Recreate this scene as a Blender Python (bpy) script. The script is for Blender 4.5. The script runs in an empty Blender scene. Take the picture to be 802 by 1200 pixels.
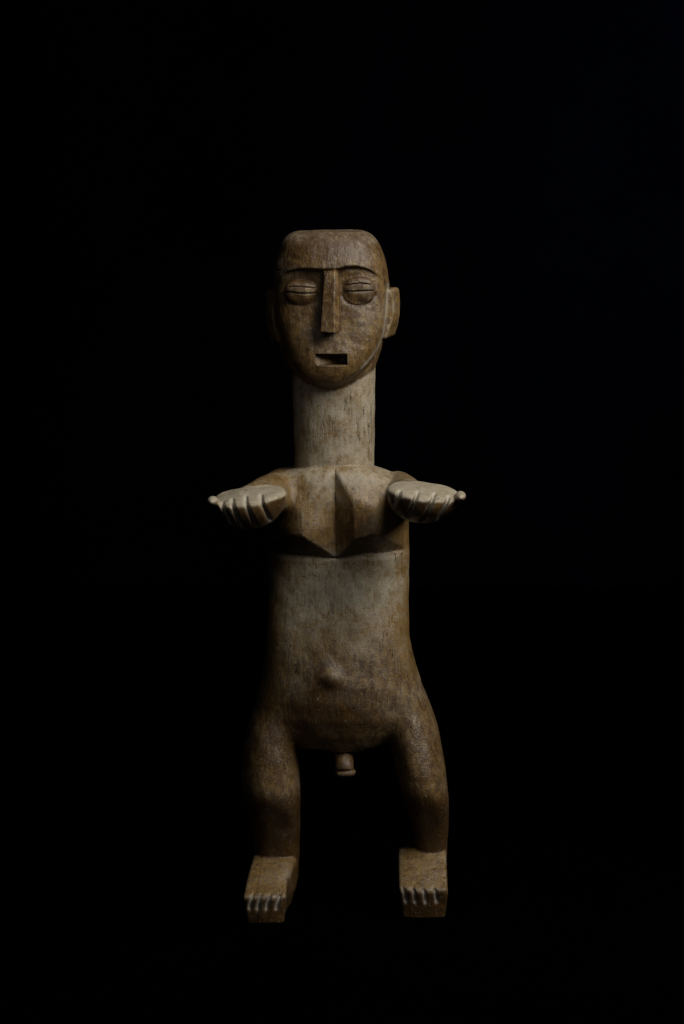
import bpy, math, time
import numpy as np
from mathutils import Vector, Euler
from concurrent.futures import ThreadPoolExecutor

# ------------------------------------------------------------------ scale
# the figure is measured in small units (u); 1628 u = 1 m, so it stands about half a metre tall
S = 1.0 / 1628.0
VOXEL = 1.0            # u, size of the sculpting grid
scene = bpy.context.scene
COL = scene.collection

# ------------------------------------------------------------------ camera
D = 3580.0
TH = math.radians(8.0)
ZT = 465.5
cam_d = bpy.data.cameras.new('camera')
cam = bpy.data.objects.new('camera', cam_d)
COL.objects.link(cam)
cam.location = (6*S, -D*math.cos(TH)*S, (ZT + D*math.sin(TH))*S)
cam.rotation_euler = (math.radians(90)-TH, 0, 0)
cam_d.sensor_fit = 'VERTICAL'
cam_d.sensor_height = 36
cam_d.lens = 36*D/1200.0
cam_d.clip_start = 0.05
cam_d.clip_end = 50
cam_d.dof.use_dof = True
cam_d.dof.focus_distance = (D-70)*S
cam_d.dof.aperture_fstop = 9
scene.camera = cam

# ------------------------------------------------------------------ world and lamps
w = bpy.data.worlds.new('World'); scene.world = w; w.use_nodes = True
bgn = w.node_tree.nodes['Background']
bgn.inputs[0].default_value = (0.5, 0.55, 0.7, 1)
bgn.inputs[1].default_value = 0.006

def area(name, loc, target, size, sy, power, colr, spread=180):
    l = bpy.data.lights.new(name, 'AREA'); l.shape = 'RECTANGLE'
    l.size = size; l.size_y = sy; l.energy = power; l.color = colr
    l.spread = math.radians(spread)
    o = bpy.data.objects.new(name, l); COL.objects.link(o)
    o.location = loc
    o.rotation_euler = (Vector(target)-Vector(loc)).to_track_quat('-Z', 'Y').to_euler()
    return o
area('key_softbox', (0.64, -0.52, 1.12), (0, 0, 0.38), 0.72, 0.72, 6.6, (1.0, 0.97, 0.90), 130)
area('added_fill', (-0.35, -1.75, 1.25), (0, 0, 0.35), 0.9, 0.9, 0.42, (0.95, 0.97, 1.0), 120)  # added fill in place of bounced window light
area('added_backdrop_light', (0.85, 1.1, 0.85), (0.7, 1.4, 0.62), 0.25, 0.25, 2.7, (0.55, 0.7, 1.0), 100)  # added light giving the ambient blue on the backdrop

scene.view_settings.view_transform = 'Standard'
scene.view_settings.look = 'None'
scene.view_settings.gamma = 1
scene.view_settings.exposure = 0.0
scene.render.engine = 'CYCLES'
scene.cycles.max_bounces = 4

# ------------------------------------------------------------------ node helpers
def new_mat(name):
    m = bpy.data.materials.new(name); m.use_nodes = True
    nt = m.node_tree
    return m, nt, nt.nodes['Principled BSDF']
class NT:
    def __init__(s, nt): s.nt = nt
    def n(s, t, **kw):
        nd = s.nt.nodes.new(t)
        for k, v in kw.items(): setattr(nd, k, v)
        return nd
    def l(s, a, b): s.nt.links.new(a, b)
    def val(s, nd, key, v):
        if hasattr(v, 'is_linked') or isinstance(v, bpy.types.NodeSocket): s.l(v, nd.inputs[key])
        else: nd.inputs[key].default_value = v
    def math(s, op, a, b=0.0, c=None, clamp=False):
        nd = s.n('ShaderNodeMath', operation=op); nd.use_clamp = clamp
        s.val(nd, 0, a); s.val(nd, 1, b)
        if c is not None: s.val(nd, 2, c)
        return nd.outputs[0]
    def noise(s, vec, scale, detail=4, rough=0.55, dist=0.0):
        nd = s.n('ShaderNodeTexNoise'); s.l(vec, nd.inputs['Vector'])
        nd.inputs['Scale'].default_value = scale; nd.inputs['Detail'].default_value = detail
        nd.inputs['Roughness'].default_value = rough; nd.inputs['Distortion'].default_value = dist
        return nd.outputs[0]
    def mapping(s, vec, scale=(1,1,1), rot=(0,0,0), loc=(0,0,0)):
        nd = s.n('ShaderNodeMapping'); s.l(vec, nd.inputs[0])
        nd.inputs['Scale'].default_value = scale; nd.inputs['Rotation'].default_value = rot
        nd.inputs['Location'].default_value = loc
        return nd.outputs[0]
    def ramp(s, f, a, b, lo=0.0, hi=1.0):
        nd = s.n('ShaderNodeMapRange'); nd.interpolation_type = 'SMOOTHSTEP'
        s.val(nd, 0, f); nd.inputs[1].default_value = a; nd.inputs[2].default_value = b
        nd.inputs[3].default_value = lo; nd.inputs[4].default_value = hi
        return nd.outputs[0]
    def mix(s, f, a, b):
        nd = s.n('ShaderNodeMix'); nd.data_type = 'RGBA'
        s.val(nd, 0, f)
        for key, v in ((6, a), (7, b)):
            if isinstance(v, bpy.types.NodeSocket): s.l(v, nd.inputs[key])
            else: nd.inputs[key].default_value = (*v, 1)
        return nd.outputs[2]

def wood_material():
    m, nt, b = new_mat('old_carved_wood'); N = NT(nt)
    co = N.n('ShaderNodeTexCoord').outputs['Object']
    co = N.mapping(co, scale=(1/S/100,)*3)           # 1 unit = 100 u
    at = N.n('ShaderNodeAttribute', attribute_name='wear_light')
    sep = N.n('ShaderNodeSeparateColor'); N.l(at.outputs['Color'], sep.inputs[0])
    dust, stain_shade, fine = sep.outputs[0], sep.outputs[1], sep.outputs[2]
    big = N.noise(co, 2.6, 5, 0.6, 0.4)
    mid = N.noise(N.mapping(co, loc=(3, 7, 1), scale=(1, 1, .7)), 13, 8, 0.72, 0.4)
    fib = N.noise(N.mapping(co, scale=(26, 26, 3.0)), 1.0, 5, 0.62, 0.25)
    fib2 = N.noise(N.mapping(co, scale=(90, 90, 5)), 1.0, 3, 0.6)
    scr = N.noise(N.mapping(co, scale=(4, 4, 70), rot=(0.05, 0.04, 0)), 1.0, 3, 0.6)
    spk = N.noise(N.mapping(co, loc=(9, 2, 5)), 38, 4, 0.7)
    # wood itself: warm brown, darker fibres
    brown = N.mix(N.ramp(fib, 0.3, 0.7), (0.145, 0.082, 0.026), (0.275, 0.172, 0.064))
    brown = N.mix(N.ramp(big, 0.35, 0.7), brown, (0.225, 0.130, 0.036))
    # chalky pale patina
    pale = N.mix(N.ramp(mid, 0.3, 0.7), (0.355, 0.290, 0.195), (0.51, 0.45, 0.345))
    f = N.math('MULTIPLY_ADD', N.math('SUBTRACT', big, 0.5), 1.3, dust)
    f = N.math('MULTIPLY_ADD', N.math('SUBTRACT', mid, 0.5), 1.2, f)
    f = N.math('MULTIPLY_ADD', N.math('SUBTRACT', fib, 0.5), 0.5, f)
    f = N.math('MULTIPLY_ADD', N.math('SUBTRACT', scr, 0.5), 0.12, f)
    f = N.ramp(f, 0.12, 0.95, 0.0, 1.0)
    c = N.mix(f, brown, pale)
    # dark stains, with some painted shade
    g = N.math('MULTIPLY_ADD', N.math('SUBTRACT', mid, 0.5), 2.9, stain_shade)
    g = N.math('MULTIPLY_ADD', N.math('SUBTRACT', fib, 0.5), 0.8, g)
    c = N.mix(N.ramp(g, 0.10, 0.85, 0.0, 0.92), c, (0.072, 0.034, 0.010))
    # fine dark specks and pores, whitish flecks
    c = N.mix(N.math('MULTIPLY', N.ramp(spk, 0.60, 0.74), 0.6), c, (0.05, 0.026, 0.014))
    spk2 = N.noise(N.mapping(co, loc=(1, 12, 4), scale=(1.4, 1.4, 1)), 24, 5, 0.75)
    c = N.mix(N.math('MULTIPLY', N.ramp(spk2, 0.58, 0.70), 0.5), c, (0.50, 0.47, 0.40))
    c = N.mix(N.math('MULTIPLY', N.ramp(fib2, 0.60, 0.78), 0.45), c, (0.06, 0.032, 0.018))
    # a few long cracks along the grain
    crk = N.noise(N.mapping(co, scale=(16, 16, 0.9), loc=(4, 4, 0)), 1.0, 2, 0.5, 0.1)
    crack = N.math('MULTIPLY', N.ramp(N.math('ABSOLUTE', N.math('SUBTRACT', crk, 0.5)), 0.0, 0.012, 1, 0),
                   N.ramp(N.noise(N.mapping(co, loc=(5, 1, 8)), 2.2, 2), 0.55, 0.66))
    c = N.mix(N.math('MULTIPLY', crack, 0.7), c, (0.03, 0.016, 0.01))
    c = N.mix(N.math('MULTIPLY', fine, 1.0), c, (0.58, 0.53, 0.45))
    N.l(c, b.inputs['Base Color'])
    N.l(N.math('MULTIPLY_ADD', N.math('SUBTRACT', mid, 0.5), 0.35, N.ramp(f, 0, 1, 0.32, 0.56)), b.inputs['Roughness'])
    b.inputs['Specular IOR Level'].default_value = 0.55
    # relief
    vor = N.n('ShaderNodeTexVoronoi', feature='SMOOTH_F1'); N.l(N.mapping(co, scale=(1, 1, .7)), vor.inputs['Vector'])
    vor.inputs['Scale'].default_value = 6.0; vor.inputs['Smoothness'].default_value = 0.12
    h = N.math('MULTIPLY', vor.outputs['Distance'], -0.7)
    h = N.math('MULTIPLY_ADD', fib, 0.35, h)
    h = N.math('MULTIPLY_ADD', mid, 0.5, h)
    h = N.math('MULTIPLY_ADD', spk, 0.30, h)
    h = N.math('MULTIPLY_ADD', fib2, 0.08, h)
    h = N.math('MULTIPLY_ADD', scr, 0.10, h)
    h = N.math('MULTIPLY_ADD', crack, -0.8, h)
    bp = N.n('ShaderNodeBump'); bp.inputs['Strength'].default_value = 1.0
    bp.inputs['Distance'].default_value = 1.9*S
    N.l(h, bp.inputs['Height']); N.l(bp.outputs[0], b.inputs['Normal'])
    return m

def cloth_material(name, colr, rough=0.95):
    m, nt, b = new_mat(name); N = NT(nt)
    co = N.n('ShaderNodeTexCoord').outputs['Object']
    n1 = N.noise(co, 6, 4); n2 = N.noise(co, 900, 2)
    N.l(N.mix(N.ramp(n1, .3, .7), tuple(v*0.8 for v in colr), tuple(v*1.2 for v in colr)), b.inputs['Base Color'])
    b.inputs['Roughness'].default_value = rough
    b.inputs['Specular IOR Level'].default_value = 0.0
    bp = N.n('ShaderNodeBump'); bp.inputs['Strength'].default_value = 0.3; bp.inputs['Distance'].default_value = 0.0004
    N.l(n2, bp.inputs['Height']); N.l(bp.outputs[0], b.inputs['Normal'])
    return m

# ------------------------------------------------------------------ surface and background
def sheet(name, verts, faces, mat, smooth=False):
    me = bpy.data.meshes.new(name); me.from_pydata(verts, [], faces); me.update()
    o = bpy.data.objects.new(name, me); COL.objects.link(o); o['kind'] = 'structure'
    me.materials.append(mat)
    if smooth:
        for p in me.polygons: p.use_smooth = True
    return o
black_floor = cloth_material('black_velvet_floor', (0.0004, 0.0004, 0.0004))
black_cloth = cloth_material('black_velvet_backdrop', (0.0011, 0.0013, 0.0026))
def rows(xs, prof):
    v = [(x, y, z) for (y, z) in prof for x in xs]
    nx = len(xs); f = []
    for j in range(len(prof)-1):
        for i in range(nx-1):
            f.append((j*nx+i, j*nx+i+1, (j+1)*nx+i+1, (j+1)*nx+i))
    return v, f
v, f = rows([-2.2, 0, 2.2], [(-1.6, 0), (0, 0), (1.394, 0)])
sheet('floor', v, f, black_floor)
xs = np.linspace(-2.2, 2.2, 89).tolist()
v, f = rows(xs, [(1.4, -0.02), (1.4, 0.8), (1.4, 1.6), (1.4, 2.6)])
v = [(x, y - 0.0 + 0.018*math.sin(x*9+0.6*z)+0.008*math.sin(x*23), z) for x, y, z in v]
sheet('backdrop', v, f, black_cloth, True)

# ------------------------------------------------------------------ from image pixels to figure coordinates
def W(px, py, y=0.0):
    """x and z (in u) of the point at depth y that the camera sees at image pixel (px, py)"""
    a = (px-401.0)/D; bq = (600.0-py)/D
    # ray: cam + t*(fwd + a*right + bq*up)
    dy = math.cos(TH) + bq*math.sin(TH); dz = -math.sin(TH) + bq*math.cos(TH)
    t = (y + D*math.cos(TH))/dy
    return 6 + t*a, ZT + D*math.sin(TH) + t*dz

def smooth_table(zs, vals, n=1024, sig=5.0):
    zs = np.array(zs); o = np.argsort(zs); zs = zs[o]
    g = np.linspace(zs[0], zs[-1], n)
    step = g[1]-g[0]
    k = np.arange(-int(4*sig/step)-1, int(4*sig/step)+2)*step
    kern = np.exp(-0.5*(k/sig)**2); kern /= kern.sum()
    out = []
    for v in vals:
        d = np.interp(g, zs, np.array(v)[o])
        # linear extension at the ends, so that smoothing keeps the end slopes
        m = len(k)//2
        dl = d[0] + (d[1]-d[0])*np.arange(-m, 0); dr = d[-1] + (d[-1]-d[-2])*np.arange(1, m+1)
        out.append(np.convolve(np.concatenate([dl, d, dr]), kern, 'valid').astype(np.float32))
    return g.astype(np.float32), out

class Column:
    """upright carved mass given by its left, right, front and back outline"""
    def __init__(s, rows_, y0=0.0, n=2.0, sig=5.0, ztop=None, zbot=None, cap=2.0):
        zs, cx, rx, cy, ry = [], [], [], [], []
        for py, L, R, yf, yb in rows_:
            xl, z = W(L, py, y0); xr, _ = W(R, py, y0)
            zs.append(z); cx.append((xl+xr)/2); rx.append((xr-xl)/2); cy.append((yf+yb)/2); ry.append((yb-yf)/2)
        s.g, s.t = smooth_table(zs, [cx, rx, cy, ry], sig=sig)
        s.n = n; s.cap = cap
        s.z1 = max(zs) if ztop is None else ztop
        s.z0 = min(zs) if zbot is None else zbot
    def __call__(s, P):
        z = P[:, 2]
        idx = np.clip((z-s.g[0])/(s.g[1]-s.g[0]), 0, len(s.g)-1.001)
        i = idx.astype(np.int32); fr = idx-i
        c = [t[i]*(1-fr)+t[i+1]*fr for t in s.t]
        ax = np.abs((P[:, 0]-c[0])/c[1]); ay = np.abs((P[:, 1]-c[2])/c[3])
        if s.n == 2: r = np.sqrt(ax*ax+ay*ay)
        elif s.n == 4: r = np.sqrt(np.sqrt(ax**4+ay**4))
        else: r = (ax**s.n+ay**s.n)**(1/s.n)
        m = np.minimum(c[1], c[3])
        d = (r-1)*m
        return smax(smax(d, z-s.z1, s.cap), s.z0-z, s.cap)

def smin(a, b, k):
    if k <= 0: return np.minimum(a, b)
    h = np.maximum(k-np.abs(a-b), 0)/k
    return np.minimum(a, b)-h*h*k*0.25
def smax(a, b, k): return -smin(-a, -b, k)
def ell(P, c, r, n=2):
    q = (P-np.array(c, np.float32))/np.array(r, np.float32)
    if n == 2: k = np.sqrt((q*q).sum(1))
    else: k = (np.abs(q)**n).sum(1)**(1.0/n)
    return (k-1)*min(r)
def cone(P, a, b, ra, rb, flat=1.0):
    a = np.array(a, np.float32); b = np.array(b, np.float32)
    d = b-a; t = np.clip(((P-a)@d)/(d@d), 0, 1)
    q = P-a-t[:, None]*d
    q[:, 2] *= flat
    return np.sqrt((q*q).sum(1))-(ra+(rb-ra)*t)
def box(P, c, h, r=1.0, rot=None):
    q = P-np.array(c, np.float32)
    if rot is not None:
        R = np.array(Euler(rot).to_matrix(), np.float32); q = q@R
    q = np.abs(q)-(np.array(h, np.float32)-r)
    return np.sqrt((np.maximum(q, 0)**2).sum(1))+np.minimum(q.max(1), 0)-r
def gauss(P, px, py, y, rx, rz):
    x0, z0 = W(px, py, y)
    return np.exp(-(((P[:, 0]-x0)/rx)**2+((P[:, 2]-z0)/rz)**2))

# ------------------------------------------------------------------ the forms
HC = 388-395.0
head_core = Column([(262, 360, 416, -28, 38), (267, 351, 426, -36, 48), (273, 341, 435, -43, 55), (281, 333, 442, -48, 60), (292, 326.5, 448, -53, 64),
                    (310, 321, 454, -57, 68), (335, 319, 457, -54, 69), (360, 319, 456.5, -50, 67), (385, 321, 454, -46, 62),
                    (405, 325, 449, -41, 56), (420, 331, 445, -45, 50), (431, 338, 441, -52, 44), (439, 346, 434, -58, 38),
                    (446, 355, 424, -56, 32), (453, 366, 410, -51, 26), (458, 377, 398, -44, 20)], y0=-25, n=2.3, ztop=W(400, 271, 0)[1], cap=9)
forehead = Column([(262, 360, 416, -28, 20), (267, 351, 425, -38, 26), (273, 342, 434, -46, 28), (281, 334, 441, -54, 32), (292, 328.5, 446.5, -60, 34),
                   (310, 323, 452, -66, 36), (340, 320.5, 455, -69, 36)], y0=-20, n=2.2, ztop=W(400, 271, 0)[1], cap=9, sig=4)
mask = Column([(300, 324, 452, -54, 12), (325, 324, 452, -56, 12), (345, 323, 453, -57, 12), (375, 324, 452.5, -61, 12), (395, 330, 449, -65, 12),
               (410, 335, 443, -68, 12), (425, 340, 436, -68, 10), (435, 349, 427, -66, 6), (443, 359, 415, -63, 0),
               (450, 370, 402, -58, -6), (455, 380, 391, -51, -10)], y0=-40, n=2.8, cap=5, sig=3.5)
arch_x = np.array([-80, W(322, 0)[0], W(328, 0)[0], W(337, 0)[0], W(348, 0)[0], W(360, 0)[0], W(378, 0)[0],
                   W(395, 0)[0], W(404, 0)[0], W(418, 0)[0], W(432, 0)[0], W(443, 0)[0], W(452, 0)[0], W(458, 0)[0], 90])
arch_p = [336, 328, 323, 318, 316, 316.5, 319, 318, 315.5, 315, 317.5, 322, 329, 336, 342]
arch_z = np.array([W(400, p, -64)[1] for p in arch_p])

def f_head(P):
    x, y, z = P.T
    d = head_core(P)
    az = np.interp(x, arch_x, arch_z).astype(np.float32)
    m = smax(mask(P), z-az-3, 2)
    fh = smax(forehead(P), (az-z)*0.9+np.maximum(-52-y, -30)*0.25, 2.0)
    # eye sockets: hollow between brow ridge and cheek
    for px, py in ((352, 334), (421, 334)):
        ex, ez = W(px, py, -58)
        sx = 1 if px > 390 else -1
        m = smax(m, -ell(P, (ex, -67, ez), (28, 14, 22), 2), 4)
    for px, py, rx_, rz_ in ((353, 342.5, 19.5, 14.5), (420, 341.5, 19, 17)):
        ex, ez = W(px, py, -58)
        rr = np.sqrt(((x-ex)/rx_)**2+((z-ez)/rz_)**2)
        m = m+1.3*np.exp(-((rr-1.02)/0.10)**2)*(y < -30)*np.clip((ez-z)/5, 0, 1)
    d = smin(d, m, 1.2)
    d = smin(d, fh, 1.5)
    # mouth and chin
    cx, cz = W(386, 422, -64)
    d = smin(d, ell(P, (cx, -57, cz-2), (31, 12, 22)), 7)
    mx, mz = W(388.5, 421, -66)
    mo = box(P, (mx, -60, mz), (18, 20, 6.4), 0.8)
    # the left end of the mouth rises as a slanting facet
    mo = smax(mo, (y+70-0.85*(x-mx+17)-0.55*(z-mz+6))*0.65, 0.5)
    d = smax(d, -mo, 0.8)
    return d

def f_nose(P):
    x, y, z = P.T
    x0, zt = W(388, 311, -62); _, zb = W(388, 388.5, -82)
    t = np.clip((zt-z)/(zt-zb), 0, 1)
    yf = -64-25*t**1.15
    hw = 8.7+3.0*t**1.5
    dx = x-x0
    front = yf+np.where(dx < 4.0, 0.26*(4.0-dx), 1.35*(dx-4.0))-y
    d = smax(front*0.72, np.abs(dx)-hw, 1.6)
    d = smax(d, zb+0.10*(y+80)-z, 1.6)
    d = smax(d, z-zt-3+0.4*(y+66), 2)
    d = smax(d, y+45, 1)
    return d

def eye_fn(px, py, rx, rz, tilt, yc):
    ex, ez = W(px, py, -58)
    def fn(P):
        q = P-np.array((ex, 0, ez), np.float32)
        c, s = math.cos(tilt), math.sin(tilt)
        u = q[:, 0]*c+q[:, 2]*s; v_ = -q[:, 0]*s+q[:, 2]*c
        def half(dy, dz, sc):
            a = (np.abs(u/rx)**2.8+np.abs((v_-dz)/(rz*sc))**2.2+np.abs((q[:, 1]-(yc+dy))/9.0)**2.2)**(1/2.3)
            return (a-1)*8.0
        up = smax(half(-1.0, 0.0, 1.0), 0.6-v_, 1.0)
        lo = smax(half(0.4, 0, 1.0), v_+0.2, 0.6)
        slit = np.maximum(np.abs(v_+0.6+0.0035*u*u)-0.6, np.abs(u)-rx*0.9)
        d = smin(up, lo, 0.3)
        lid = np.maximum(np.abs(v_-rz*0.52+0.008*u*u)-0.5, np.abs(u)-rx*0.8)
        d = smax(d, -np.maximum(lid, q[:, 1]-(yc-5.6)), 0.6)
        return smax(d, -np.maximum(slit, q[:, 1]-(yc-7.6)), 0.5)
    return fn
f_eyeL = eye_fn(353, 342.5, 19, 14.0, math.radians(-2), -51)
f_eyeR = eye_fn(420, 341.5, 18.5, 16.2, math.radians(1.5), -51)

def ear_fn(sx):
    px0 = 455.5 if sx > 0 else 324
    ex, et = W(px0, 338 if sx > 0 else 340, 0); _, eb = W(px0, 396 if sx > 0 else 402, 0)
    zc = (et+eb)/2; hz = (et-eb)/2
    def fn(P):
        q = P.copy()
        t = (q[:, 2]-zc)/hz
        cx = ex+sx*(0.8-1.8*np.abs(t-0.25)**2*1.6)
        cx = cx + sx*np.where(t < 0, t*1.8, 0)
        q[:, 0] -= cx; q[:, 2] -= zc
        d = box(q, (0, 2, 0), (8.5, 14, hz), 3.5, (0, 0, sx*math.radians(-24)))
        inn = ell(q, (sx*2.2, -14, 3), (4.6, 6, hz*0.62))
        return smax(d, -inn, 1.5)
    return fn
f_earL, f_earR = ear_fn(-1), ear_fn(1)

neck = Column([(400, 345, 440, -45, 45), (430, 343.5, 440.5, -46, 46), (455, 343, 440, -47, 46), (500, 344, 439, -47, 46),
               (535, 345, 438.5, -47, 46), (575, 346, 438, -48, 46)], n=2.2, sig=8)
def f_neck(P): return neck(P)

torso = Column([(546, 346, 440, -40, 38), (552, 331, 455, -46, 44), (560, 320, 470, -49, 46), (580, 316, 477, -43, 48), (610, 314, 479.5, -43, 50),
                (640, 314, 479.5, -47, 50), (646, 314, 479.5, -55.5, 50), (670, 314.5, 479, -56, 48), (700, 315, 479, -59, 46), (740, 314, 480, -68, 45),
                (765, 313, 482, -74, 48), (790, 312, 485, -79, 56), (810, 312, 486, -81, 64), (830, 315, 484, -79, 68),
                (850, 325, 474, -72, 68), (863, 341, 459, -64, 60), (874, 356, 443, -54, 48), (884, 364, 434, -42, 34), (891, 378, 420, -28, 20)],
               y0=0, n=2.25, sig=2.5, cap=7)
VX = W(393, 600, -70)[0]
ZCT = W(393, 553, -60)[1]; ZCB = W(393, 648.5, -60)[1]
def f_chest(P):
    x, y, z = P.T
    dx = np.abs(x-VX)
    base = -4-50.5*np.sqrt(np.maximum(0.02, 1-(dx/86)**2))
    left = 1.0+np.minimum(dx*0.54, 20.5+(dx-38)*0.05)
    right = 1.0+np.minimum(dx*0.80, 17+(dx-21)*0.14)
    h = np.where(x < VX, left, right)
    h = smin(h, (ZCT+4-z)*0.47+np.maximum(0, 10-dx)*0.1, 3)
    h = smin(h, (84-dx)*0.62, 5)
    h = smin(h, -1.5+(z-ZCB)*1.0+np.maximum(0, 40-dx)*0.20, 3.0)
    d = (base-h-y)*0.75
    # a bit of roundness at the sides
    d = smax(d, (np.abs(x-(VX+1))-79)*0.95, 2)
    curve = 0.0008*(x-VX)**2
    d = smax(d, (ZCB-5+curve-z), 1.0)
    d = smax(d, z-ZCT-6-0.15*(y+40)+0.004*(x-VX)**2, 9)
    return smax(d, y+20, 1)
nvx, nvz = W(388, 795, -79)
def f_navel(P):
    return ell(P, (nvx, -73, nvz), (10.5, 10, 9.5))

def arm_fn(sx):
    if sx > 0: a = (*W(466, 580, 6),); b_ = (*W(490, 586, -120),)
    else: a = (*W(332, 577, 6),); b_ = (*W(302, 584, -120),)
    A = (a[0], 6, a[1]); B = (b_[0], -120, b_[1])
    def fn(P):
        d = cone(P, A, B, 27 if sx > 0 else 28, 19.5, 1.0)
        return d
    return fn
f_armL, f_armR = arm_fn(-1), arm_fn(1)

# hands: cupped, palm up, thick at the body side and thin outside
HAND = {}
def hand_fn(sx):
    if sx > 0:
        xa, xb = W(453, 590, -170)[0], W(540, 590, -170)[0]
        zin, zout = W(460, 577, -198)[1], W(535, 585.5, -198)[1]
        cuts = [468.5, 489, 508.5, 526]
        slant = -0.42
    else:
        xa, xb = W(335, 590, -170)[0], W(249, 590, -170)[0]
        zin, zout = W(328, 581, -198)[1], W(255, 591, -198)[1]
        cuts = [306, 288, 272, 260]
        slant = 0.36
    cx = (xa+xb)/2; rx = abs(xb-xa)/2
    zc = (zin+zout)/2
    cutx = [W(c, 590, -205)[0] for c in cuts]
    HAND[sx] = dict(zin=zin, zout=zout, rx=rx, cx=cx, cutx=cutx, zc=zc, slant=slant)
    def fn(P):
        x, y, z = P.T
        u = sx*(x-cx)/rx                          # -1 at the body side, +1 outside
        zt = zin+(zout-zin)*(u+1)/2               # height of the palm's rim
        depth = (39 if sx > 0 else 42)-6*(u+1)/2                  # how far the underside hangs
        depth = np.where(u > 0.3, depth-(u-0.3)*14, depth)
        # deep bowl below the rim
        v_ = (y+158)/50.0
        q = np.abs(u)**2.5+np.abs(v_)**2.5+(np.abs(np.minimum(z-zt-2, 0))/depth)**2.3
        d = (q**(1/2.4)-1)*24
        # palm: sloping a little forward, hollowed
        dome = 5.5*(1-u*u)*np.clip(1-((y+158)/50)**2, 0, 1)
        top = z-zt-dome-(y+198)*0.045+1.5
        d = smax(d, top*0.95, 4.5)
        # cut between the fingers
        for i, c in enumerate(cutx):
            dd = np.abs(x-(c-slant*(z-zt)))
            m = np.clip((-182-y)/9, 0, 1)*np.clip((z-zt+46)/16, 0, 1)
            d = d+(4.2 if sx > 0 else 3.6)*np.exp(-(dd/1.9)**2)*m
        # outer thumb tip
        tx = cx+sx*(rx-1)
        tip = ell(P, (tx, -184, zout+2.5), (6.0, 17, 5.2))
        d = smin(d, tip, 3)
        return d
    return fn
f_handL, f_handR = hand_fn(-1), hand_fn(1)

legR = Column([(740, 424, 466, -38, 48), (765, 421, 477, -43, 58), (785, 420, 486, -46, 66), (800, 430, 492, -50, 70), (815, 438, 499, -54, 72), (835, 446, 507, -60, 72), (855, 453, 514, -66, 68), (880, 460, 519.5, -73, 58),
               (900, 464, 522.5, -78, 44), (918, 467, 524, -80, 30), (932, 471, 525, -76, 18), (946, 476, 525.5, -65, 12), (962, 481, 525.5, -52, 12),
               (985, 485, 524.5, -41, 16), (1005, 487, 524, -36, 18), (1050, 487, 523, -36, 18)], y0=-15, n=2.3, sig=6, cap=9)
legL = Column([(740, 328, 374, -38, 48), (765, 318, 373, -43, 58), (785, 312, 372, -46, 66), (800, 307, 366, -50, 70), (815, 301.5, 362, -54, 72), (835, 295, 357, -60, 72), (855, 289.5, 353, -66, 68), (880, 285.5, 351.5, -73, 58),
               (900, 284, 352, -78, 44), (918, 284, 352.5, -80, 30), (932, 285.5, 352.5, -76, 18), (946, 288, 352, -65, 12), (962, 291.5, 352, -52, 12),
               (985, 296, 351.5, -41, 16), (1005, 298, 351, -36, 18), (1036, 299, 350, -34, 18)], y0=-15, n=2.3, sig=6, cap=9)

FOOT = {}
def foot_fn(sx):
    if sx > 0:
        yaw = 0.0; cx = W(496, 1030, -60)[0]; hw0, hw1 = 28.5, 28.0
        za = W(496, 993.5, -30)[1]; zt = W(496, 1046, -98)[1]
        cuts = [475.5, 486.5, 498.5, 511.5]; ysh = 12
    else:
        yaw = 0.07; cx = W(315, 1030, -60)[0]; hw0, hw1 = 22.5, 27
        za = W(321, 1001, -30)[1]; zt = W(321, 1048, -98)[1]
        cuts = [293.5, 303, 313.5, 325]; ysh = -10
    cutx = [W(c, 1052, -100)[0] for c in cuts]
    FOOT[sx] = dict(yf=-104+ysh, cx=cx, cutx=cutx, zt=zt)
    def fn(P):
        x, y, z = P.T
        c_ = cx-yaw*(y+55)*-1.0
        dx = x-c_
        yf = -104.0+ysh
        t = np.clip((y-yf)/(-30.0-yf), 0, 1.0)
        top = zt+(za-zt)*t**0.9-0.25*np.maximum(0, y+20)
        hw = np.full_like(x, hw0)-np.maximum(0, 32-z)*0.10
        if sx < 0: hw = hw + np.maximum(-(y+60), -30)*0.06
        d = smax(np.abs(dx)-hw, z-top+0.004*dx*dx, 5.0)
        # blunt toe front, cut back underneath, corners rounded
        fr = yf+0.22*(zt-z)+0.010*dx*dx*0.6-y
        d = smax(d, fr, 4.5)
        d = smax(d, y-38+0.01*dx*dx, 8)
        if sx < 0:
            # the inner side runs back to the heel as a broad slanting facet
            xr = W(350, 1030, -20)[0]
            edge = (x-xr)+0.20*np.maximum(0, -30-y)-0.05*(z-za)-np.minimum(0, z-24)*0.25
            in_ = smax(smax(edge, z-top, 15.0), -(x-c_+8), 2)
            in_ = smax(smax(in_, fr, 4.5), smax(y-30, -z, 3), 3)
            d = smin(d, in_, 2.5)
        for i, c in enumerate(cutx):
            k = 0.16*(1.0 if sx < 0 else -0.6)
            ln = c+k*(z-zt+8)+0.010*(z-zt+12)**2*(1 if sx < 0 else -0.5)
            m = np.clip((yf+24-y)/14, 0, 1)*np.exp(-((z-(zt-7))/9.0)**4)
            d = d+3.6*np.exp(-((x-ln)/2.1)**2)*m
        return d
    return fn
f_footL, f_footR = foot_fn(-1), foot_fn(1)

px_, pz = W(404, 897, -52)
def f_penis(P):
    x, y, z = P.T
    d = cone(P, (px_-2, -34, pz+22), (px_, -56, pz-1), 11.5, 11.0)
    d = smax(d, (pz-5.5)-z-0.3*(y+56), 2.0)
    rim = ell(P, (px_+1.0, -57, pz-7.5), (11.8, 10.5, 5.0), 2.4)
    return np.minimum(d, rim)

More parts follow.
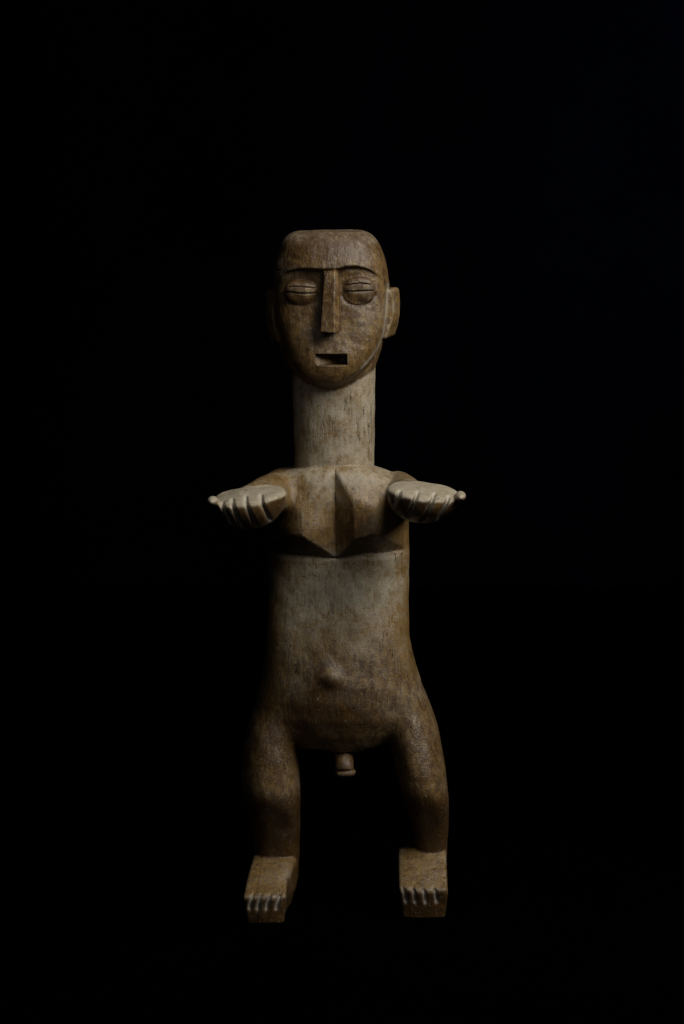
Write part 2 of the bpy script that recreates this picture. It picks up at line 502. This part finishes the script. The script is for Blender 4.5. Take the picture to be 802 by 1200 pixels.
# key, parent key, function, bounding box (x0,x1,y0,y1,z0,z1), blend
BIG = 1e3
PARTS = [
 ('torso',  None,    torso,     (-95, 100, -100, 90, 190, 545), 0),
 ('chest',  'torso', f_chest,   (-95, 100, -105, 0, 415, 540), 1.2),
 ('navel',  'torso', f_navel,   (nvx-30, nvx+30, -110, -50, nvz-30, nvz+30), 10),
 ('penis',  'torso', f_penis,   (-20, 45, -90, -10, 150, 240), 2.0),
 ('neck',   None,    f_neck,    (-70, 70, -65, 65, 480, 680), 2.5),
 ('head',   None,    f_head,    (-95, 85, -110, 90, 590, 830), 2.0),
 ('nose',   'head',  f_nose,    (-35, 22, -115, -35, 660, 790), 2.0),
 ('eye',    'head',  f_eyeL,    (-75, -12, -90, -30, 690, 770), 1.0),
 ('eye',    'head',  f_eyeR,    (-5, 60, -90, -30, 690, 770), 1.0),
 ('ear',    'head',  f_earL,    (-105, -50, -40, 40, 640, 750), 1.5),
 ('ear',    'head',  f_earR,    (45, 100, -40, 40, 640, 750), 1.5),
 ('arm',    None,    f_armL,    (-150, -25, -160, 50, 440, 545), 9),
 ('arm',    None,    f_armR,    (25, 150, -160, 50, 440, 545), 2.5),
 ('hand',   'arm',   f_handL,   (-165, -40, -235, -85, 420, 520), 5),
 ('hand',   'arm',   f_handR,   (40, 165, -235, -85, 420, 520), 5),
 ('leg',    None,    legL,      (-135, 5, -105, 95, 15, 355), 16),
 ('leg',    None,    legR,      (0, 155, -105, 95, 15, 355), 16),
 ('foot',   'leg',   f_footL,   (-150, -20, -125, 60, -6, 100), 2.0),
 ('foot',   'leg',   f_footR,   (50, 155, -125, 60, -6, 100), 2.0),
]
def field(P):
    P = P.astype(np.float32)
    # the slight unevenness of hand carving
    Q = P.copy(); x, y, z = P.T
    Q[:, 0] += 0.4*np.sin(z*0.041+y*0.03+1)+0.15*np.sin(z*0.17+x*0.11)
    Q[:, 1] += 0.4*np.sin(z*0.053+x*0.042)+0.2*np.sin(x*0.16+z*0.13+2)
    hd = 0.55*np.clip((z-600)/30, 0, 1)
    Q[:, 1] += hd*0.22*np.sin(x*0.41+z*0.33)*np.sin(z*0.29-x*0.2+1); Q[:, 0] += hd*0.16*np.sin(z*0.47+x*0.31)
    fh = np.minimum(1, z/80)
    Q[:, 2] += hd*0.2*np.sin(x*0.37+0.8)*np.sin(x*0.13+z*0.11)
    Q[:, 2] += fh*(0.6*np.sin(x*0.05+y*0.06+0.5)+0.3*np.sin(x*0.14+1))
    d = np.full(len(P), 60.0, np.float32)
    best = np.full(len(P), 1e6, np.float32); idx = np.zeros(len(P), np.int16)
    lo, hi = P.min(0), P.max(0)
    for i, (nm, par, fn, bb, k) in enumerate(PARTS):
        if lo[0] > bb[1] or hi[0] < bb[0] or lo[1] > bb[3] or hi[1] < bb[2] or lo[2] > bb[5] or hi[2] < bb[4]: continue
        m = np.nonzero((x > bb[0]) & (x < bb[1]) & (y > bb[2]) & (y < bb[3]) & (z > bb[4]) & (z < bb[5]))[0]
        if not len(m): continue
        v_ = fn(Q[m]).astype(np.float32)
        d[m] = smin(d[m], v_, k)
        bt = v_ < best[m]
        mm = m[bt]; best[mm] = v_[bt]; idx[mm] = i
    return d, idx

# ------------------------------------------------------------------ sculpting: surface nets on the blocks near the surface
def sculpt(h, nb=8):
    B = h*nb
    lo = np.array([-168, -240, -6.3*h], np.float64); hi = np.array([172, 98, 832])
    nbk = np.ceil((hi-lo)/B).astype(int)
    gx, gy, gz = [np.arange(n) for n in nbk]
    bi = np.stack(np.meshgrid(gx, gy, gz, indexing='ij'), -1).reshape(-1, 3)
    cen = lo+(bi+0.5)*B
    pool = ThreadPoolExecutor(4)
    def fc(c): return field(c)[0]
    # sort along z, so that each batch of points touches few parts
    o = np.argsort(bi[:, 2], kind='stable'); bi = bi[o]; cen = cen[o]
    dc = np.concatenate(list(pool.map(fc, np.array_split(cen, 48))))
    act = bi[np.abs(dc) < B*0.95+4]
    n1 = nb+1
    off = np.stack(np.meshgrid(*[np.arange(n1)]*3, indexing='ij'), -1).reshape(-1, 3)
    NX, NY, NZ = (nbk*nb+2)
    def lin(ijk): return (ijk[..., 0]*NY+ijk[..., 1])*NZ+ijk[..., 2]
    corners = np.array([(a, b_, c) for a in (0, 1) for b_ in (0, 1) for c in (0, 1)])
    edges = [(a, b_) for a in range(8) for b_ in range(8) if a < b_ and np.abs(corners[a]-corners[b_]).sum() == 1]
    def work(blk):
        g = blk[:, None, :]*nb+off[None]                   # nblk, n1^3, 3
        P = lo+g.reshape(-1, 3)*h
        d, ix = field(P)
        F = d.reshape(-1, n1, n1, n1); I = ix.reshape(-1, n1, n1, n1)
        neg = F < 0
        cs = [F[:, a:a+nb, b_:b_+nb, c:c+nb] for a, b_, c in corners]
        cnt = sum((c < 0).astype(np.int8) for c in cs)
        sel = np.nonzero((cnt > 0) & (cnt < 8))
        cv = np.stack([c[sel] for c in cs], 1)             # M,8
        acc = np.zeros((len(cv), 3)); num = np.zeros(len(cv))
        for a, b_ in edges:
            va, vb = cv[:, a], cv[:, b_]
            x = (va < 0) != (vb < 0)
            t = np.where(x, va/np.where(x, va-vb, 1), 0)[:, None]
            p = corners[a]+(corners[b_]-corners[a])*t
            acc += p*x[:, None]; num += x
        pos = acc/num[:, None]
        # gradient
        gr = np.zeros_like(pos)
        for k in range(3):
            for a in range(8):
                wgt = np.ones(len(cv))
                for kk in range(3):
                    if kk != k: wgt = wgt*(pos[:, kk] if corners[a][kk] else 1-pos[:, kk])
                gr[:, k] += cv[:, a]*wgt*(1 if corners[a][k] else -1)
        cell = blk[sel[0]]*nb+np.stack(sel[1:], 1)
        vid = I[:, :nb, :nb, :nb][sel]
        quads = []
        for k in range(3):
            s0 = F[:, :nb, :nb, :nb]
            sl = [slice(0, nb)]*3; sl[k] = slice(1, nb+1)
            s1 = F[(slice(None), *sl)]
            e = np.nonzero((s0 < 0) != (s1 < 0))
            p = blk[e[0]]*nb+np.stack(e[1:], 1)
            flip = s0[e] < 0
            u_, v_ = [(1, 2), (2, 0), (0, 1)][k]
            eu = np.eye(3, dtype=int)[u_]; ev = np.eye(3, dtype=int)[v_]
            q = np.stack([lin(p-eu-ev), lin(p-ev), lin(p), lin(p-eu)], 1)
            q[~flip] = q[~flip][:, ::-1]
            quads.append(q)
        return lin(cell), lo+(cell+pos)*h, gr, vid, np.concatenate(quads)
    act = act[np.lexsort((act[:, 0], act[:, 2]))]
    res = list(pool.map(work, np.array_split(act, max(8, len(act)//150))))
    ids = np.concatenate([r[0] for r in res]); V = np.concatenate([r[1] for r in res])
    G = np.concatenate([r[2] for r in res]); R = np.concatenate([r[3] for r in res])
    Q = np.concatenate([r[4] for r in res])
    o = np.argsort(ids); ids = ids[o]; V = V[o]; G = G[o]; R = R[o]
    j = np.clip(np.searchsorted(ids, Q), 0, len(ids)-1)
    ok = (ids[j] == Q).all(1)
    G /= np.maximum(np.linalg.norm(G, axis=1, keepdims=True), 1e-9)
    return V, G, R, j[ok]

t0 = time.time()
V, G, R, Q = sculpt(VOXEL)
print('sculpt', len(V), len(Q), round(time.time()-t0, 1))

# ------------------------------------------------------------------ which piece each face belongs to
names = [p[0] for p in PARTS]
key = R.astype(int)
x, y, z = V.T
# chest belongs to the torso; fingers and toes are split off the hands and feet
key[np.isin(key, [1])] = 0
EXTRA = {}
nid = 100
def vote(k):                                              # key per face: majority of its corners (minimum breaks ties)
    return k[Q].min(1)
for i, (nm, par, fn, bb, kk) in enumerate(PARTS):
    if nm == 'hand':
        sx = -1 if i == names.index('hand') else 1
        H = HAND[sx]; m = (key == i) & (y < -184)
        bins = sum((sx*(x-(c-H['slant']*(z-H['zc']))) > 0).astype(int) for c in H['cutx'])
        for b_ in range(5):
            key[m & (bins == b_)] = nid; EXTRA[nid] = ('finger', i); nid += 1
    if nm == 'foot':
        sx = -1 if i == names.index('foot') else 1
        F_ = FOOT[sx]; m = (key == i) & (y < -90)
        bins = sum((x > c).astype(int) for c in F_['cutx'])
        for b_ in range(5):
            key[m & (bins == b_)] = nid; EXTRA[nid] = ('toe', i); nid += 1
def tidy(fk):
    for kk in np.unique(fk):
        fi = np.nonzero(fk == kk)[0]; f4 = Q[fi]
        lab = np.arange(len(V))
        while True:
            m = lab[f4].min(1); new = lab.copy()
            for c in range(4): np.minimum.at(new, f4[:, c], m)
            new = new[new]
            if (new == lab).all(): break
            lab = new
        root_ = lab[f4[:, 0]]
        u, cn = np.unique(root_, return_counts=True)
        small = np.isin(root_, u[cn < cn.max()])
        if small.any(): yield kk, fi[small]
fkey = vote(key)
for _ in range(4):
    for kk, fs_ in list(tidy(fkey)):
        # give stray patches to the neighbouring piece
        vs = np.unique(Q[fs_]); inv_ = np.isin(Q, vs).any(1); nb_ = inv_ & (fkey != kk)
        if nb_.any():
            vals, cn = np.unique(fkey[nb_], return_counts=True); fkey[fs_] = vals[cn.argmax()]

# ------------------------------------------------------------------ wear: pale dust (r), dark stain and painted shade (g), pale wood with painted light (b)
dust = np.full(len(V), 0.40); stain_shade = np.full(len(V), 0.06); pale_lit = np.zeros(len(V))
def add(arr, px, py, yd, rx, rz, a): arr += a*gauss(V, px, py, yd, rx, rz)

def isk(nm, n=None):
    ks = [i for i, p in enumerate(PARTS) if p[0] == nm]
    if n is not None: ks = [ks[n]]
    ks += [k for k, v_ in EXTRA.items() if v_[1] in ks]
    return np.isin(key, ks)
inh = isk('head') | isk('nose') | isk('eye') | isk('ear')
dust[inh] -= 0.16; stain_shade[inh] += 0.40; dust[isk('head') & (G[:, 2] > 0.5) & (z > 780)] += 0.35
dust[isk('neck')] += 0.24
dust[isk('nose')] -= 0.2; stain_shade[isk('nose')] += 0.12
dust[isk('eye')] -= 0.04; stain_shade[isk('eye')] += 0.14
stain_shade[isk('penis')] += 0.6; dust[isk('penis')] -= 0.2
stain_shade[isk('ear')] -= 0.05
add(stain_shade, 388, 288, -50, 48, 14, 0.42); add(stain_shade, 335, 400, -50, 14, 40, 0.2); add(stain_shade, 412, 300, -60, 12, 6, 0.25)
add(stain_shade, 388, 452, -60, 40, 8, 0.35); add(stain_shade, 385, 330, -60, 22, 18, 0.12)
add(dust, 432, 372, -60, 22, 24, 0.28); add(dust, 430, 305, -60, 18, 8, 0.2)
add(dust, 405, 685, -60, 75, 42, 0.30); add(dust, 430, 560, -50, 60, 14, 0.28); add(dust, 372, 590, -70, 20, 34, 0.28)
add(stain_shade, 383, 765, -75, 30, 28, 0.16); add(stain_shade, 388, 842, -70, 66, 36, 0.65); add(stain_shade, 385, 800, -78, 15, 13, 0.6)
add(stain_shade, 408, 625, -70, 34, 22, 0.25); add(stain_shade, 345, 636, -70, 26, 12, 0.35); add(stain_shade, 335, 634, -70, 30, 15, 0.45); add(stain_shade, 416, 618, -70, 20, 34, 0.45); add(stain_shade, 336, 600, -60, 14, 26, 0.25); add(stain_shade, 452, 636, -70, 24, 9, 0.12)  # chest: shade of undersides and inner plane painted as dark patches
add(dust, 480, 815, -40, 26, 30, 0.18); add(dust, 340, 915, -70, 14, 26, 0.15)
for px, py, rx_, rz_ in ((353, 342.5, 19.5, 14.5), (420, 341.5, 19, 17)):
    ex, ez = W(px, py, -58)
    rr = np.sqrt(((x-ex)/rx_)**2+((z-ez)/rz_)**2)
    stain_shade += 0.6*np.exp(-((rr-1.0)/0.09)**2)*(y < -30)*np.clip((ez-z)/6+0.25, 0.12, 1)  # painted shade in the groove under each eye
stain_shade += 0.32*np.clip((W(388, 740, -70)[1]-z)/40, 0, 1)*(isk('torso'))
for px, py, rx_, rz_, a_ in ((430, 775, 12, 9, .35), (408, 742, 7, 8, .3), (455, 760, 9, 14, .25), (360, 735, 14, 9, .25), (447, 700, 6, 8, .2), (392, 715, 8, 6, .2), (420, 812, 16, 8, .3), (500, 890, 12, 22, .3), (325, 870, 12, 16, .25), (488, 930, 14, 9, .3), (330, 945, 18, 10, .3)):
    add(stain_shade, px, py, -60, rx_, rz_, a_)
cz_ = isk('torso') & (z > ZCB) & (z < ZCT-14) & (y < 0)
dust[cz_] -= 0.14; stain_shade[cz_] += 0.10
# rubbed brown flanks
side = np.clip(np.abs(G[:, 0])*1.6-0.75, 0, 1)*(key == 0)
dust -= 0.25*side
dust[isk('arm')] -= 0.12; stain_shade[isk('arm')] += 0.1
stain_shade[isk('leg')] += 0.42; dust[isk('leg')] -= 0.06  # brown legs, with light falloff painted in
for j_, sx in ((0, -1), (1, 1)):
    hs = isk('hand', j_)
    dust[hs & (G[:, 2] > 0.35)] += 0.45; stain_shade[hs & (G[:, 2] > 0.35)] -= 0.3
    dust[hs & (G[:, 2] < 0.2)] -= 0.2; stain_shade[hs & (G[:, 2] < 0.2)] += 0.75
    H = HAND[sx]
    zt_ = H['zin']+(H['zout']-H['zin'])*(sx*(x-H['cx'])/H['rx']+1)/2
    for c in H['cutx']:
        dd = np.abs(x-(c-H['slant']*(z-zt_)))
        pale_lit[hs & (y < -180)] += (0.7*np.exp(-(dd/1.8)**2))[hs & (y < -180)]  # pale wood between fingers, light on the cut walls painted in
    ls = isk('leg', j_)
    stain_shade[ls] += 0.6*np.clip((150-z[ls])/25, 0, 1)  # shins: brown stain plus painted shade of the recess
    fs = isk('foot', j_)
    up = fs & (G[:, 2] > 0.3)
    dust[up] -= 0.14; stain_shade[up] += 0.26; stain_shade[fs & ~up] += 0.8; dust[fs & ~up] -= 0.15  # feet darkened for light falloff, toe fronts stained brown
    F_ = FOOT[sx]
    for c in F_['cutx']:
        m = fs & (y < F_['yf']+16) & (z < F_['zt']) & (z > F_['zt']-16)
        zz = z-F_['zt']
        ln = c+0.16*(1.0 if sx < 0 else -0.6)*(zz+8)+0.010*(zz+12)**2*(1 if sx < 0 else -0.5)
        pale_lit[m] += (0.75*np.exp(-((x-ln)/1.9)**2))[m]  # pale toe notches, light on their walls painted in
# dirt gathered in hollows, paler rubbed edges
def seg_dist(pts, yd):
    q = np.array([W(a, b_, yd) for a, b_ in pts]); best = np.full(len(V), 1e9)
    P2 = np.stack([x, z], 1)
    for a, b_ in zip(q[:-1], q[1:]):
        t = np.clip(((P2-a)@(b_-a))/((b_-a)@(b_-a)), 0, 1)
        best = np.minimum(best, np.linalg.norm(P2-a-t[:, None]*(b_-a), axis=1))
    return best
sd = seg_dist([(455, 336), (453, 370), (449.5, 393), (443, 408), (432, 422), (424, 430)], -45)
pale_lit += 0.5*np.exp(-(sd/1.5)**2)*(isk('head') & (y < 0))  # pale worn cheek ridge with a painted highlight
# soften the borders of the worn and shaded patches by averaging over the mesh
def relax(a, n=5):
    for _ in range(n):
        s = np.zeros(len(V)); c = np.zeros(len(V)); f4 = a[Q].mean(1)
        for k in range(4): s += np.bincount(Q[:, k], f4, len(V)); c += np.bincount(Q[:, k], minlength=len(V))
        a = s/np.maximum(c, 1)
    return a
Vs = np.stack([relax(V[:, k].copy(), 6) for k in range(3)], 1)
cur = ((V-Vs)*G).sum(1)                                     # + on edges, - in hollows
dust = relax(dust, 8); stain_shade = relax(stain_shade, 8)
stain_shade += np.clip(-cur*1.1-0.08, 0, 0.6); dust += np.clip(cur*1.0-0.05, 0, 0.35)
pale_lit = np.clip(pale_lit, 0, 0.8)
dust = relax(dust, 1); stain_shade = relax(stain_shade, 1); pale_lit = relax(pale_lit, 1)
wear_light = np.clip(np.stack([dust, stain_shade, pale_lit, np.ones(len(V))], 1), 0, 1)

# ------------------------------------------------------------------ the statue and its parts
wood = wood_material()
root = bpy.data.objects.new('wooden_statue', None); COL.objects.link(root)
root['label'] = 'old carved wooden standing figure with outstretched upturned hands against a black background'
root['category'] = 'statue'
root.empty_display_size = 0.05

def piece(name, fid, parent):
    fs = Q[np.isin(fkey, fid)]
    if not len(fs): return None
    u, inv = np.unique(fs, return_inverse=True); inv = inv.reshape(-1, 4)
    me = bpy.data.meshes.new(name)
    nv, nf = len(u), len(inv)
    me.vertices.add(nv); me.vertices.foreach_set('co', (V[u]*S).astype(np.float32).ravel())
    me.loops.add(nf*4); me.loops.foreach_set('vertex_index', inv.astype(np.int32).ravel())
    me.polygons.add(nf); me.polygons.foreach_set('loop_start', np.arange(0, nf*4, 4, dtype=np.int32))
    me.polygons.foreach_set('use_smooth', np.ones(nf, bool))
    me.update(calc_edges=True)
    at = me.color_attributes.new('wear_light', 'FLOAT_COLOR', 'POINT')
    at.data.foreach_set('color', wear_light[u].astype(np.float32).ravel())
    me.normals_split_custom_set_from_vertices(G[u].astype(np.float32))
    me.materials.append(wood)
    o = bpy.data.objects.new(name, me); COL.objects.link(o); o.parent = parent
    return o
objs = {}
def build(i):
    nm, par = PARTS[i][0], PARTS[i][1]
    if i == 1: return
    p = root
    if par == 'torso': p = objs[0]
    elif par == 'head': p = objs[names.index('head')]
    elif nm in ('hand', 'foot'): p = root
    objs[i] = piece(nm, [i], p)
for i in range(len(PARTS)): build(i)
for k, (nm, par) in EXTRA.items(): objs[k] = piece(nm, [k], objs[par])
print('built', round(time.time()-t0, 1))
